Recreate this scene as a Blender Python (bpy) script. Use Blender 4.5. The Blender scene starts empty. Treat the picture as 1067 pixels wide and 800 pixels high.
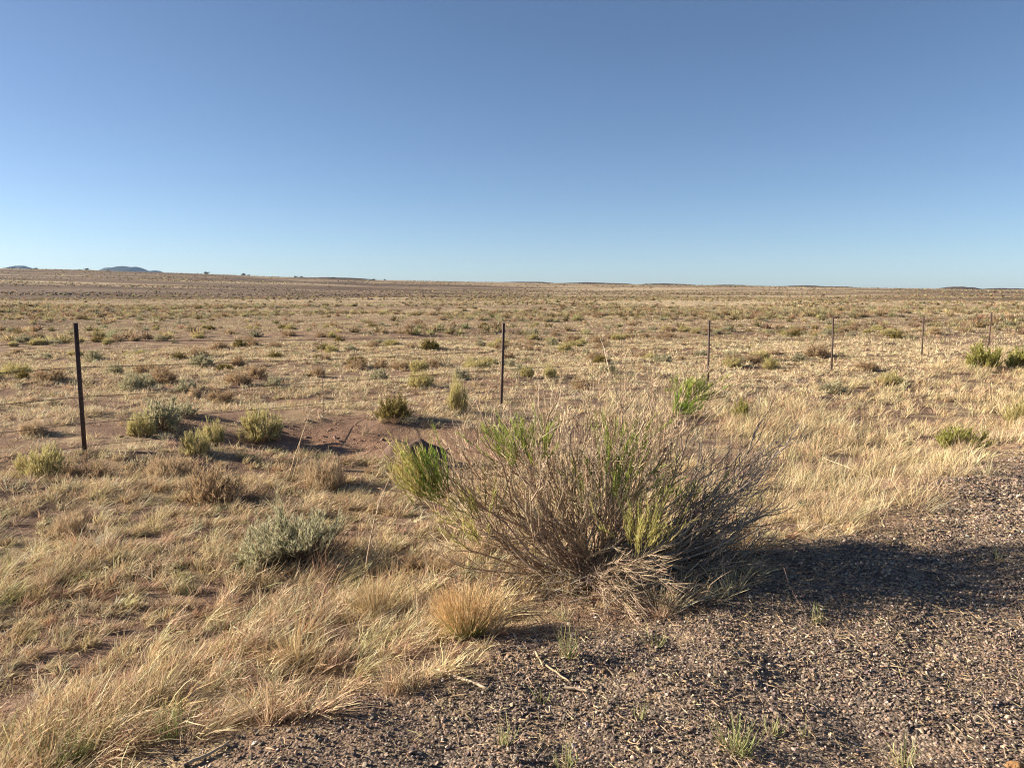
import bpy, math
import numpy as np
from mathutils import Vector

rng = np.random.default_rng(7)
S = bpy.context.scene
COL = S.collection
TAU = 2 * math.pi

# ------------------------------------------------------------------ camera numbers
CAM = np.array([0.0, 0.0, 1.55])
FPX = 806.0                       # focal length in pixels of the 1067 x 800 photograph
PITCH = math.radians(6.9)

# ------------------------------------------------------------------ noise + terrain
def _hash(i, j, seed):
    v = np.sin(i * 127.1 + j * 311.7 + seed * 74.7) * 43758.5453
    return v - np.floor(v)

def vnoise(x, y, seed=0):
    x = np.asarray(x, float); y = np.asarray(y, float)
    i = np.floor(x); j = np.floor(y)
    fx = x - i; fy = y - j
    fx = fx * fx * (3 - 2 * fx); fy = fy * fy * (3 - 2 * fy)
    a = _hash(i, j, seed); b = _hash(i + 1, j, seed)
    c = _hash(i, j + 1, seed); d = _hash(i + 1, j + 1, seed)
    return (a * (1 - fx) + b * fx) * (1 - fy) + (c * (1 - fx) + d * fx) * fy

def fbm(x, y, seed=0, oct=3):
    s = 0.0; a = 0.5; t = 0.0
    for k in range(oct):
        s = s + a * vnoise(x * 2 ** k, y * 2 ** k, seed + 13 * k); t += a; a *= 0.5
    return s / t

def sstep(a, b, x):
    t = np.clip((x - a) / (b - a), 0, 1)
    return t * t * (3 - 2 * t)

TX, TY = 0.722, 0.692             # unit vector along road and fence
def tn(x, y):
    return TX * x + TY * y, -TY * x + TX * y

FT = [-40, -10, 2.2, 8, 13.7, 19.5, 25, 40, 120]
FZ = [-.05, -.05, -.07, -.16, -.40, -.55, -.50, -.45, -.45]
SCOUR = (-1.75, 8.8)              # bare washed-out hollow
def edge_n(t):                    # where the gravel shoulder ends
    return 2.05 + 0.35 * np.exp(-((t - 0.8) / 1.6) ** 2) - 0.3 * sstep(3.5, 6.5, t) + 0.35 * (vnoise(t * 1.3, t * 0 + 3.3, 5) - .5)

# skyline: elevation above eye level (radians) as the photograph shows it, for azimuth tangents x / y
SKX = np.array([-6, -1.2, -.66, -.55, -.41, -.29, -.17, -.04, .08, .21, .33, .42, .55, .66, 1.2, 6])
SKP = np.array([14, 17, 17.5, 16.8, 14.6, 12, 9.6, 7.8, 6.2, 4.9, 3.6, 2.4, .8, -.3, -1, -1])
def ground_z(x, y):
    x = np.asarray(x, float); y = np.asarray(y, float)
    t, n = tn(x, y)
    F = np.interp(t, FT, FZ)
    e = edge_n(t)
    ditch = F - 0.10
    z = ditch * sstep(e - .1, e + 1.7, n)
    z = z + (F - ditch) * sstep(5.5, 8.2, n)
    z = z + (-0.62 - F) * sstep(11, 32, n)
    # bumps of the field, flattened on the shoulder
    d = np.hypot(x, y)
    offroad = sstep(e - .2, e + 1.0, n)
    z = z + offroad * (fbm(x * .9, y * .9, 3) - .5) * 0.14 * (1 - sstep(10, 30, d))
    z = z + sstep(8.6, 11, n) * (fbm(x * .30, y * .42, 11) - .5) * 0.36 * (1 - sstep(90, 200, d))
    z = z + sstep(18, 60, d) * (fbm(x * .035, y * .05, 17) - .5) * 1.15 * offroad * (1 - sstep(250, 700, d))
    z = z + (1 - offroad) * ((fbm(x * 1.6, y * 1.6, 21) - .5) * 0.12 + (vnoise(x * 5.5, y * 5.5, 23) - .5) * .035) * (1 - sstep(6, 12, d))
    # washed-out hollow and its little cut bank
    q = ((x - SCOUR[0]) / 1.9) ** 2 + ((y - SCOUR[1]) / .85) ** 2
    z = z - 0.20 * np.exp(-q * q) * (0.75 + .5 * vnoise(x * 2, y * 2, 9))
    q2 = ((x + 4.6) / 2.3) ** 2 + ((y - 7.1) / .4) ** 2
    z = z - 0.13 * np.exp(-q2 * q2)
    # long rise to the skyline
    tanz = np.clip(x / np.maximum(y, 1e-3), -6, 6)
    tanz = np.where(y > 0, tanz, np.where(x < 0, -6, 6))
    hz = np.interp(tanz, SKX, SKP) / FPX
    R = 1500.0
    ridge = (1.55 + hz * R + .62) * sstep(90, R, d) ** 1.25
    roll = (fbm(x * .0045, y * .006, 31) - .5) * 5.0 * sstep(150, 500, d) * (1 - sstep(1000, R, d))
    z = z + (ridge + roll)
    z = z - 45 * sstep(R * 1.02, R * 2.6, d)
    return z

def pix(px, py, zoff=0.0):
    """the point of the ground the photograph shows at this pixel, walked along the line of sight"""
    u = (px - 533.5) / FPX; v = (400 - py) / FPX
    d = np.array([u, math.cos(PITCH) + v * math.sin(PITCH), v * math.cos(PITCH) - math.sin(PITCH)])
    s = np.concatenate([np.arange(1, 60, .01), np.geomspace(60, 3000, 6000)])
    P = CAM[None] + s[:, None] * d[None]
    under = P[:, 2] < ground_z(P[:, 0], P[:, 1]) + zoff
    k = int(np.argmax(under))
    return P[k]

# ------------------------------------------------------------------ mesh accumulation
class Acc:
    def __init__(self): self.V = []; self.F = []; self.C = []; self.n = 0
    def add(self, V, F, C):
        V = np.asarray(V, np.float32).reshape(-1, 3); F = np.asarray(F, np.int32).reshape(-1, 3)
        C = np.broadcast_to(np.asarray(C, np.float32), (len(V), 3))
        self.V.append(V); self.F.append(F + self.n); self.C.append(C); self.n += len(V)
    def mesh(self, name, mat):
        V = np.concatenate(self.V); F = np.concatenate(self.F); C = np.concatenate(self.C)
        m = bpy.data.meshes.new(name)
        m.vertices.add(len(V)); m.vertices.foreach_set('co', V.ravel())
        m.loops.add(F.size); m.loops.foreach_set('vertex_index', F.ravel())
        m.polygons.add(len(F)); m.polygons.foreach_set('loop_start', np.arange(0, F.size, 3, dtype=np.int32))
        m.update(calc_edges=True)
        a = m.color_attributes.new('Col', 'FLOAT_COLOR', 'POINT')
        a.data.foreach_set('color', np.concatenate([C, np.ones((len(C), 1), np.float32)], 1).ravel())
        m.materials.append(mat)
        return m
    def build(self, name, mat, parent=None, flat=False):
        m = self.mesh(name, mat)
        if flat: m.polygons.foreach_set('use_smooth', np.zeros(len(m.polygons), bool))
        return link(bpy.data.objects.new(name, m), parent)

def link(o, parent=None):
    COL.objects.link(o)
    if parent is not None: o.parent = parent
    return o

def tag(o, label, cat, group=None):
    o['label'] = label; o['category'] = cat
    if group: o['group'] = group
    return o

def kind(o, k): o['kind'] = k; return o

def empty(name, loc, rz=0.0):
    o = bpy.data.objects.new(name, None)
    o.location = loc; o.rotation_euler = (0, 0, rz); o.empty_display_size = .1
    return link(o)

def unit(v): return v / np.maximum(np.linalg.norm(v, axis=-1, keepdims=True), 1e-9)

def strips(acc, P, w, col0, col1=None, r=rng):
    """thin leaf strips along the paths P (N,K,3), width w (N,), base and tip colour (N,3)"""
    P = np.asarray(P); N, K, _ = P.shape
    if N == 0: return
    if col1 is None: col1 = col0
    T = unit(P[:, -1] - P[:, 0])
    side = unit(np.cross(T, unit(r.normal(size=(N, 3)))))
    s = np.linspace(0, 1, K)
    ww = np.asarray(w)[:, None] * (1 - .55 * s[None, :-1]) * .5
    L = P[:, :-1] - side[:, None] * ww[..., None]
    R = P[:, :-1] + side[:, None] * ww[..., None]
    V = np.concatenate([L, R, P[:, -1:]], 1)            # (N, 2K-1, 3)
    k1 = K - 1; f = []
    for i in range(k1 - 1):
        f += [(i, k1 + i, k1 + i + 1), (i, k1 + i + 1, i + 1)]
    f.append((k1 - 1, 2 * k1 - 1, 2 * k1))
    F = (np.array(f)[None] + (np.arange(N) * (2 * K - 1))[:, None, None])
    sc = np.concatenate([s[:-1], s[:-1], [1.0]])[None, :, None]
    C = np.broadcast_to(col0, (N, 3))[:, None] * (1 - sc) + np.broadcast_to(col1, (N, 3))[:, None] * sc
    acc.add(V.reshape(-1, 3), F.reshape(-1, 3), C.reshape(-1, 3))

def tubes(acc, P, r0, r1, col0, col1=None, sides=4):
    P = np.asarray(P); N, K, _ = P.shape
    if N == 0: return
    if col1 is None: col1 = col0
    T = unit(np.gradient(P, axis=1))
    ref = np.where(np.abs(T[..., 2:3]) > .9, np.array([1., 0, 0]), np.array([0, 0, 1.]))
    A = unit(np.cross(T, ref)); B = np.cross(T, A)
    s = np.linspace(0, 1, K)
    rad = np.asarray(r0)[:, None] * (1 - s) + np.asarray(r1)[:, None] * s
    th = np.arange(sides) / sides * TAU
    V = P[:, :, None] + rad[..., None, None] * (A[:, :, None] * np.cos(th)[:, None] + B[:, :, None] * np.sin(th)[:, None])
    f = []
    for i in range(K - 1):
        for j in range(sides):
            a = i * sides + j; b = i * sides + (j + 1) % sides
            f += [(a, b, b + sides), (a, b + sides, a + sides)]
    for j in range(1, sides - 1):
        f.append(((K - 1) * sides, (K - 1) * sides + j, (K - 1) * sides + j + 1))
    F = np.array(f)[None] + (np.arange(N) * K * sides)[:, None, None]
    ss = np.repeat(s, sides)[None, :, None]
    C = np.broadcast_to(col0, (N, 3))[:, None] * (1 - ss) + np.broadcast_to(col1, (N, 3))[:, None] * ss
    acc.add(V.reshape(-1, 3), F.reshape(-1, 3), C.reshape(-1, 3))

def vary(col, N, amt=.18, hue=.06, r=rng):
    c = np.broadcast_to(np.asarray(col, float), (N, 3))
    return np.clip(c * np.exp(r.normal(size=(N, 1)) * amt) * np.exp(r.normal(size=(N, 3)) * hue), .005, .9)

def sub_paths(P, per, lo, hi, length, spread, up=0.0, K=4, curve=.25, r=rng, wob=0.0):
    """children of the paths P: start between lo and hi of the parent, leave it at about `spread` radians"""
    P = np.asarray(P); N, K0, _ = P.shape
    idx = np.repeat(np.arange(N), per); M = len(idx)
    s = r.uniform(lo, hi, M) * (K0 - 1)
    i = np.minimum(s.astype(int), K0 - 2); fr = (s - i)[:, None]
    a = P[idx, i]; b = P[idx, i + 1]
    base = a * (1 - fr) + b * fr
    T = unit(b - a)
    rv = unit(r.normal(size=(M, 3)))
    side = unit(rv - (rv * T).sum(1, keepdims=True) * T)
    ang = (spread * r.uniform(.4, 1.3, M))[:, None]
    D = unit(T * np.cos(ang) + side * np.sin(ang) + np.array([0, 0, up]))
    L = (np.broadcast_to(length, (M,)) if np.ndim(length) == 0 else r.uniform(length[0], length[1], M))[:, None, None]
    q = np.linspace(0, 1, K)[None, :, None]
    bend = unit(unit(r.normal(size=(M, 3))) * .6 + np.array([0, 0, .8]))
    out = base[:, None] + L * (D[:, None] * q + bend[:, None] * curve * q ** 2)
    if wob: out[:, 1:] += np.cumsum(r.normal(size=(M, K - 1, 3)) * wob, axis=1)
    return out

# ------------------------------------------------------------------ materials
def new_mat(name):
    m = bpy.data.materials.new(name); m.use_nodes = True
    nt = m.node_tree
    for n in list(nt.nodes): nt.nodes.remove(n)
    out = nt.nodes.new('ShaderNodeOutputMaterial')
    return m, nt, out

def plant_mat(name, trans=.3, rough=.75, gloss=.15):
    m, nt, out = new_mat(name); N = nt.nodes.new; Lk = nt.links.new
    at = N('ShaderNodeAttribute'); at.attribute_name = 'Col'
    b = N('ShaderNodeBsdfPrincipled'); b.inputs['Roughness'].default_value = rough
    b.inputs['Specular IOR Level'].default_value = gloss
    Lk(at.outputs['Color'], b.inputs['Base Color'])
    if trans:
        tr = N('ShaderNodeBsdfTranslucent'); Lk(at.outputs['Color'], tr.inputs['Color'])
        mx = N('ShaderNodeMixShader'); mx.inputs[0].default_value = trans
        Lk(b.outputs[0], mx.inputs[1]); Lk(tr.outputs[0], mx.inputs[2]); Lk(mx.outputs[0], out.inputs['Surface'])
    else:
        Lk(b.outputs[0], out.inputs['Surface'])
    return m

def ramp(nt, fac, stops):
    r = nt.nodes.new('ShaderNodeValToRGB')
    e = r.color_ramp.elements
    while len(e) < len(stops): e.new(.5)
    for k, (p, c) in enumerate(stops):
        e[k].position = p; e[k].color = (*c, 1)
    nt.links.new(fac, r.inputs[0])
    return r.outputs[0]

def mixc(nt, fac, a, b):
    m = nt.nodes.new('ShaderNodeMix'); m.data_type = 'RGBA'
    if isinstance(fac, (int, float)): m.inputs[0].default_value = fac
    else: nt.links.new(fac, m.inputs[0])
    for sock, v in ((m.inputs[6], a), (m.inputs[7], b)):
        if isinstance(v, tuple): sock.default_value = (*v, 1)
        else: nt.links.new(v, sock)
    return m.outputs[2]

def noise(nt, vec, scale, detail=4, rough=.55):
    n = nt.nodes.new('ShaderNodeTexNoise'); n.inputs['Scale'].default_value = scale
    n.inputs['Detail'].default_value = detail; n.inputs['Roughness'].default_value = rough
    nt.links.new(vec, n.inputs['Vector'])
    return n.outputs['Fac']

def smooth(nt, val, a, b):
    n = nt.nodes.new('ShaderNodeMapRange'); n.interpolation_type = 'SMOOTHSTEP'
    n.inputs['From Min'].default_value = a; n.inputs['From Max'].default_value = b
    nt.links.new(val, n.inputs['Value'])
    return n.outputs['Result']

def ground_mat():
    m, nt, out = new_mat('desert_ground'); N = nt.nodes.new; Lk = nt.links.new
    geo = N('ShaderNodeNewGeometry'); P = geo.outputs['Position']
    at = N('ShaderNodeAttribute'); at.attribute_name = 'Col'
    sep = N('ShaderNodeSeparateColor'); Lk(at.outputs['Color'], sep.inputs[0])
    gravel, bare, far = sep.outputs[0], sep.outputs[1], sep.outputs[2]
    soil = ramp(nt, noise(nt, P, 1.7, 6, .6), [(.3, (.15, .097, .068)), (.52, (.22, .142, .098)), (.72, (.30, .21, .145))])
    straw = ramp(nt, noise(nt, P, 9, 5, .7), [(.3, (.24, .17, .10)), (.5, (.37, .275, .155)), (.7, (.46, .36, .21))])
    field = mixc(nt, smooth(nt, noise(nt, P, 1.3, 6, .65), .46, .64), soil, straw)
    # far plain: wide patches of pale grass, brown scrub and stony ground
    mp = N('ShaderNodeMapping'); mp.inputs['Scale'].default_value = (.35, 1, 1); Lk(P, mp.inputs[0])
    farc = ramp(nt, noise(nt, mp.outputs[0], .011, 7, .66), [(.36, (.12, .083, .057)), (.45, (.23, .163, .105)), (.52, (.40, .30, .185)), (.66, (.50, .39, .25))])
    spots = smooth(nt, noise(nt, P, .22, 6, .75), .52, .66)
    farc = mixc(nt, spots, farc, (.12, .088, .055))
    bt = N('ShaderNodeAttribute'); bt.attribute_name = 'Belt'
    farc = mixc(nt, bt.outputs['Fac'], farc, ramp(nt, noise(nt, P, .3, 5, .7), [(.35, (.075, .05, .037)), (.6, (.15, .10, .07)), (.75, (.24, .17, .11))]))
    field = mixc(nt, far, field, farc)
    # washed bare dirt
    dirt = ramp(nt, noise(nt, P, 5, 6, .65), [(.3, (.185, .108, .072)), (.55, (.285, .172, .113)), (.75, (.37, .245, .165))])
    field = mixc(nt, bare, field, dirt)
    # cinder gravel of the shoulder
    vo = N('ShaderNodeTexVoronoi'); vo.inputs['Scale'].default_value = 95; Lk(P, vo.inputs['Vector'])
    sp = N('ShaderNodeSeparateColor'); Lk(vo.outputs['Color'], sp.inputs[0])
    gcol = ramp(nt, sp.outputs[0], [(.0, (.085, .064, .052)), (.45, (.165, .122, .092)), (.75, (.26, .195, .148)), (.97, (.42, .33, .245))])
    gcol = mixc(nt, smooth(nt, noise(nt, P, 3.1, 5, .6), .5, .68), gcol, (.36, .255, .17))
    colr = mixc(nt, gravel, field, gcol)
    b = N('ShaderNodeBsdfPrincipled'); b.inputs['Roughness'].default_value = .95
    b.inputs['Specular IOR Level'].default_value = .1
    Lk(colr, b.inputs['Base Color'])
    n1 = noise(nt, P, 26, 6, .7); n2 = noise(nt, P, 3.2, 5, .6)
    add = N('ShaderNodeMath'); add.operation = 'MULTIPLY_ADD'
    Lk(n1, add.inputs[0]); add.inputs[1].default_value = .28; Lk(n2, add.inputs[2])
    vm = N('ShaderNodeMath'); vm.operation = 'MULTIPLY_ADD'; Lk(vo.outputs['Distance'], vm.inputs[0])
    vm.inputs[1].default_value = -.12; Lk(add.outputs[0], vm.inputs[2])
    bp = N('ShaderNodeBump'); bp.inputs['Strength'].default_value = .8; bp.inputs['Distance'].default_value = .09
    Lk(vm.outputs[0], bp.inputs['Height']); Lk(bp.outputs[0], b.inputs['Normal'])
    Lk(b.outputs[0], out.inputs['Surface'])
    return m

def rock_mat(name, cols, scale=3):
    m, nt, out = new_mat(name); N = nt.nodes.new; Lk = nt.links.new
    geo = N('ShaderNodeNewGeometry')
    c = ramp(nt, noise(nt, geo.outputs['Position'], scale, 6, .65), [(.3, cols[0]), (.55, cols[1]), (.75, cols[2])])
    b = N('ShaderNodeBsdfPrincipled'); b.inputs['Roughness'].default_value = .9; b.inputs['Specular IOR Level'].default_value = .2
    Lk(c, b.inputs['Base Color']); Lk(b.outputs[0], out.inputs['Surface'])
    return m

def metal_mat(name, c0, c1, scale, metallic=.3, rough=.6):
    m, nt, out = new_mat(name); N = nt.nodes.new; Lk = nt.links.new
    tc = N('ShaderNodeTexCoord')
    c = ramp(nt, noise(nt, tc.outputs['Object'], scale, 6, .7), [(.38, c0), (.62, c1)])
    b = N('ShaderNodeBsdfPrincipled'); b.inputs['Roughness'].default_value = rough; b.inputs['Metallic'].default_value = metallic
    Lk(c, b.inputs['Base Color']); Lk(b.outputs[0], out.inputs['Surface'])
    return m

M_GROUND = ground_mat()
M_GRASS = plant_mat('dry_grass', .22)
M_LEAF = plant_mat('shrub_leaf', .36)
M_WOOD = plant_mat('shrub_wood', 0, .85, .1)
M_STONE = plant_mat('cinder_stone', 0, .72, .35)
M_POST = metal_mat('rusty_brown_paint', (.045, .027, .021), (.085, .046, .032), 14, .1, .7)
M_WIRE = metal_mat('weathered_wire', (.09, .06, .045), (.16, .12, .10), 30, .5, .55)
M_HILL = rock_mat('far_hill', ((.014, .02, .025), (.019, .024, .027), (.026, .029, .029)), .004)
M_BASALT = rock_mat('dark_basalt', ((.035, .024, .019), (.06, .041, .031), (.10, .068, .05)), .03)

# ------------------------------------------------------------------ ground
def axis(lo, hi, a, dt):
    t = np.arange(math.asinh(lo / a), math.asinh(hi / a) + dt, dt)
    return a * np.sinh(t)

def build_ground():
    xs = axis(-9400, 9400, 4.0, .021); ys = axis(-400, 9300, 4.0, .021)
    X, Y = np.meshgrid(xs, ys + 4.0)
    Z = ground_z(X, Y)
    V = np.stack([X, Y, Z], -1).reshape(-1, 3).astype(np.float32)
    nx, ny = len(xs), len(ys)
    i = (np.arange(ny - 1)[:, None] * nx + np.arange(nx - 1)[None]).ravel().astype(np.int32)
    Q = np.stack([i, i + 1, i + nx + 1, i + nx], 1)
    m = bpy.data.meshes.new('ground')
    m.vertices.add(len(V)); m.vertices.foreach_set('co', V.ravel())
    m.loops.add(Q.size); m.loops.foreach_set('vertex_index', Q.ravel())
    m.polygons.add(len(Q)); m.polygons.foreach_set('loop_start', np.arange(0, Q.size, 4, dtype=np.int32))
    m.update(calc_edges=True)
    m.polygons.foreach_set('use_smooth', np.ones(len(Q), bool))
    t, n = tn(X, Y); d = np.hypot(X, Y)
    e = edge_n(t) + .5 * (fbm(X * 2.2, Y * 2.2, 41) - .5)
    g = 1 - sstep(e - .25, e + .3, n)
    q = ((X - SCOUR[0]) / 2.2) ** 2 + ((Y - SCOUR[1]) / .95) ** 2
    bare = np.maximum(np.exp(-q * q), .55 * sstep(.5, .72, fbm(X * .5, Y * .8, 51)) * sstep(8, 10, n))
    far = sstep(25, 90, d)
    C = np.stack([g, bare * (1 - far), far, np.ones_like(g)], -1).astype(np.float32)
    a = m.color_attributes.new('Col', 'FLOAT_COLOR', 'POINT'); a.data.foreach_set('color', C.ravel())
    wob = 60 * (fbm(X * .012, Y * .012, 171) - .5)
    belt = sstep(.40, .56, fbm(X * .006, Y * .02, 173)) * sstep(140, 220, d) * .75
    belt = np.maximum(belt * (1 - sstep(-.25, .2, X / np.maximum(Y, 1))), 0)
    bx, by = X + .0 * Y, Y + wob + .25 * X
    b2 = sstep(0, 40, by - 560) * (1 - sstep(0, 60, by - 760)) * sstep(-420, -300, X) * (1 - sstep(-30, 60, X))
    b2 = b2 * (.35 + .65 * sstep(.35, .55, fbm(X * .03, Y * .03, 177)))
    f = m.attributes.new('Belt', 'FLOAT', 'POINT'); f.data.foreach_set('value', np.maximum(belt, b2).astype(np.float32).ravel())
    m.materials.append(M_GROUND)
    kind(link(bpy.data.objects.new('ground', m)), 'structure')
build_ground()

# ------------------------------------------------------------------ grass
STRAW = np.array([.61, .47, .29])
def in_view(x, y, pad=1.5): return (np.abs(x) < .80 * y + pad) & (y > 1.2)

def tussocks(acc, x, y, nb, rad, hgt, lean, width, col, K=4, jit=.5, droop=.35, tipcol=None, r=rng):
    """bunches of blades: centres x,y; blades per bunch nb; arrays rad,hgt,width,col per bunch; lean (x,y) of the wind"""
    idx = np.repeat(np.arange(len(x)), nb); M = len(idx)
    a = r.uniform(0, TAU, M); q = np.sqrt(r.uniform(0, 1, M))
    ox = np.cos(a) * q; oy = np.sin(a) * q
    bx = x[idx] + ox * rad[idx]; by = y[idx] + oy * rad[idx]
    L = hgt[idx] * r.uniform(.45, 1.15, M) * np.where(r.uniform(size=M) < (.05 if K > 3 else 0), 1.5, 1)
    lean = [np.asarray(v)[idx] if np.ndim(v) else v for v in lean]
    lx = lean[0] + jit * (ox * .8 + r.normal(size=M) * .5); ly = lean[1] + jit * (oy * .8 + r.normal(size=M) * .5)
    D = unit(np.stack([lx, ly, np.ones(M)], 1))
    B = np.stack([lx + lean[0], ly, -np.abs(r.normal(size=M)) * .6], 1)
    s = np.linspace(0, 1, K)[None, :, None]
    base = np.stack([bx, by, ground_z(bx, by) - .01], 1)
    P = base[:, None] + L[:, None, None] * (D[:, None] * s + B[:, None] * (droop * s ** 2 * r.uniform(.3, 1.6, (M, 1, 1))))
    if K > 3: P[:, 1:] += np.cumsum(r.normal(size=(M, K - 1, 3)) * (.035 * L)[:, None, None], 1)
    c = vary(col[idx], M, .22, .05, r)
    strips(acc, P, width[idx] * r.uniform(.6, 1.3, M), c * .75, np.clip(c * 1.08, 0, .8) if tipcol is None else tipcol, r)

def scatter(n, x0, x1, y0, y1): return rng.uniform(x0, x1, n), rng.uniform(y0, y1, n)

def build_grass():
    acc = Acc()
    # --- tall bent grass between the gravel and the fence, left
    x, y = scatter(34000, -9, 9, 1.5, 12)
    t, n = tn(x, y); e = edge_n(t) + .9 * (fbm(x * 1.3, y * 1.3, 61) - .5)
    dn = fbm(x * .9, y * .9, 71)
    d = np.hypot(x, y)
    keep = in_view(x, y) & (n > e + .12) & (n < 8.3) & (t < 6.0)
    q = ((x - SCOUR[0]) / 2.0) ** 2 + ((y - SCOUR[1]) / .95) ** 2
    keep &= q > 1
    prob = np.clip((1.0 - sstep(4.6, 6.2, n) * .6) * (.75 + .6 * sstep(.34, .6, dn)), 0, 1) * np.where(n < e + .5, .55, 1) * .95 * (.66 + .5 * sstep(.36, .58, fbm(x * 3.2, y * 3.2, 63)))
    prob *= 1 - .65 * sstep(-.5, .6, x) * (1 - sstep(3.5, 5, y))
    keep &= rng.uniform(size=len(x)) < prob
    x, y, n, dn = x[keep], y[keep], n[keep], dn[keep]
    N = len(x); print('left tussocks', N)
    h = rng.uniform(.07, .175, N) * (.6 + .6 * sstep(.35, .65, dn)) * (1 - .3 * sstep(5, 6.5, n))
    col = vary(STRAW, N, .16, .05)
    brown = rng.uniform(size=N) < .18
    col[brown] = vary((.40, .28, .165), int(brown.sum()), .15)
    grn = rng.uniform(size=N) < .03
    col[grn] = vary((.24, .24, .10), int(grn.sum()), .15)
    lean = (np.clip(.33 + rng.normal(size=N) * .24, -.1, 1.1), rng.normal(size=N) * .25)
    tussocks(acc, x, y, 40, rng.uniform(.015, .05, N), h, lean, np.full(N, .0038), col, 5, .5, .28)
    # broken grey-brown thatch between the bunches
    x, y = scatter(26000, -9, 6, 1.5, 11)
    t, n = tn(x, y); e = edge_n(t)
    q = ((x - SCOUR[0]) / 2.0) ** 2 + ((y - SCOUR[1]) / .95) ** 2
    keep = in_view(x, y) & (n > e - .1) & (n < 8) & (t < 6.5) & (q > 1) & (rng.uniform(size=len(x)) < .5 * sstep(.25, .55, fbm(x * 3, y * 3, 77)))
    x, y = x[keep], y[keep]; N = len(x)
    tussocks(acc, x, y, 9, rng.uniform(.03, .10, N), rng.uniform(.03, .10, N), (.3, 0), np.full(N, .003), vary((.40, .30, .185), N, .25, .05), 4, 2.2, .5)
    # --- meadow on the right
    x, y = scatter(90000, -1, 26, 4, 30)
    t, n = tn(x, y); e = edge_n(t) + .5 * (fbm(x * 1.1, y * 1.1, 61) - .5)
    dn = fbm(x * .55, y * .55, 81)
    d = np.hypot(x, y)
    top = 7.2 - 1.6 * (1 - sstep(6, 10, t))
    keep = in_view(x, y) & (n > e + .1) & (n < top + 1.6 * (dn - .5)) & (t > 5.0) & (d < 32)
    keep &= rng.uniform(size=len(x)) < np.clip(.28 + 1.0 * sstep(.3, .6, dn), 0, 1) * np.clip(9 / d, .2, 1) * .9 * (.06 + 1.0 * sstep(.38, .58, fbm(x * 2.6, y * 2.6, 83)))
    x, y, dn, d = x[keep], y[keep], dn[keep], d[keep]
    N = len(x); print('meadow tussocks', N)
    h = rng.uniform(.11, .26, N) * (.75 + .5 * dn)
    col = vary((.62, .48, .28), N, .16, .04)
    brown = rng.uniform(size=N) < .22
    col[brown] = vary((.38, .27, .165), int(brown.sum()), .15)
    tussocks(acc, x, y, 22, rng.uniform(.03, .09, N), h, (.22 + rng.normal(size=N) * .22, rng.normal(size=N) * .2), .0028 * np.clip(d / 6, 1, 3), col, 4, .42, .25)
    # --- short grazed bunches of the open field
    x, y = scatter(125000, -26, 30, 5, 32)
    t, n = tn(x, y); d = np.hypot(x, y)
    dn = fbm(x * .6, y * 1.1, 91)
    keep = in_view(x, y, 3) & (n > 6.6) & (d < 32)
    q = ((x - SCOUR[0]) / 2.0) ** 2 + ((y - SCOUR[1]) / .9) ** 2
    keep &= (q > 1.1) | (rng.uniform(size=len(x)) < .04)
    keep &= rng.uniform(size=len(x)) < np.clip(.5 + .7 * sstep(.32, .56, dn), 0, 1) * (.5 + .6 * sstep(.36, .52, fbm(x * .16, y * .34, 95))) * (.2 + .95 * sstep(.42, .6, fbm(x * 2.6, y * 2.6, 93)))
    x, y, d = x[keep], y[keep], d[keep]
    N = len(x); print('field bunches', N)
    col = vary((.62, .485, .305), N, .16, .04)
    g = rng.uniform(size=N) < .12; col[g] = vary((.30, .215, .13), int(g.sum()), .1)
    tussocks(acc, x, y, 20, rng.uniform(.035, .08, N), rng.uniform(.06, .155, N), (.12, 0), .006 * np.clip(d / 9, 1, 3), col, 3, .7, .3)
    # --- the same bunches farther out, fewer and coarser blades
    for (d0, d1, cnt, nb, w, hh, rr) in ((30, 75, 60000, 8, .022, (.08, .2), (.08, .22)), (70, 190, 90000, 5, .06, (.12, .28), (.15, .4))):
        x, y = scatter(cnt, -d1 * .8, d1 * .8, d0 * .7, d1)
        d = np.hypot(x, y); dn = fbm(x * .11, y * .2, 101)
        keep = in_view(x, y, 3) & (d > d0) & (d < d1) & (rng.uniform(size=cnt) < .25 + .75 * sstep(.35, .55, dn))
        x, y = x[keep], y[keep]; N = len(x); print('far bunches', N)
        col = vary((.60, .47, .295), N, .16, .04)
        g = rng.uniform(size=N) < .2; col[g] = vary((.28, .21, .12), int(g.sum()), .15)
        tussocks(acc, x, y, nb, rng.uniform(*rr, N), rng.uniform(*hh, N), (.1, 0), np.full(N, w), col, 2, .7, .2)
    kind(acc.build('grass', M_GRASS), 'stuff')
build_grass()

# ------------------------------------------------------------------ gravel + straw litter
def icosa():
    p = (1 + 5 ** .5) / 2
    V = np.array([(-1, p, 0), (1, p, 0), (-1, -p, 0), (1, -p, 0), (0, -1, p), (0, 1, p), (0, -1, -p), (0, 1, -p), (p, 0, -1), (p, 0, 1), (-p, 0, -1), (-p, 0, 1)], float)
    F = np.array([(0, 11, 5), (0, 5, 1), (0, 1, 7), (0, 7, 10), (0, 10, 11), (1, 5, 9), (5, 11, 4), (11, 10, 2), (10, 7, 6), (7, 1, 8), (3, 9, 4), (3, 4, 2), (3, 2, 6), (3, 6, 8), (3, 8, 9), (4, 9, 5), (2, 4, 11), (6, 2, 10), (8, 6, 7), (9, 8, 1)])
    return V / np.linalg.norm(V[0]), F
IV, IF = icosa()

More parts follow.
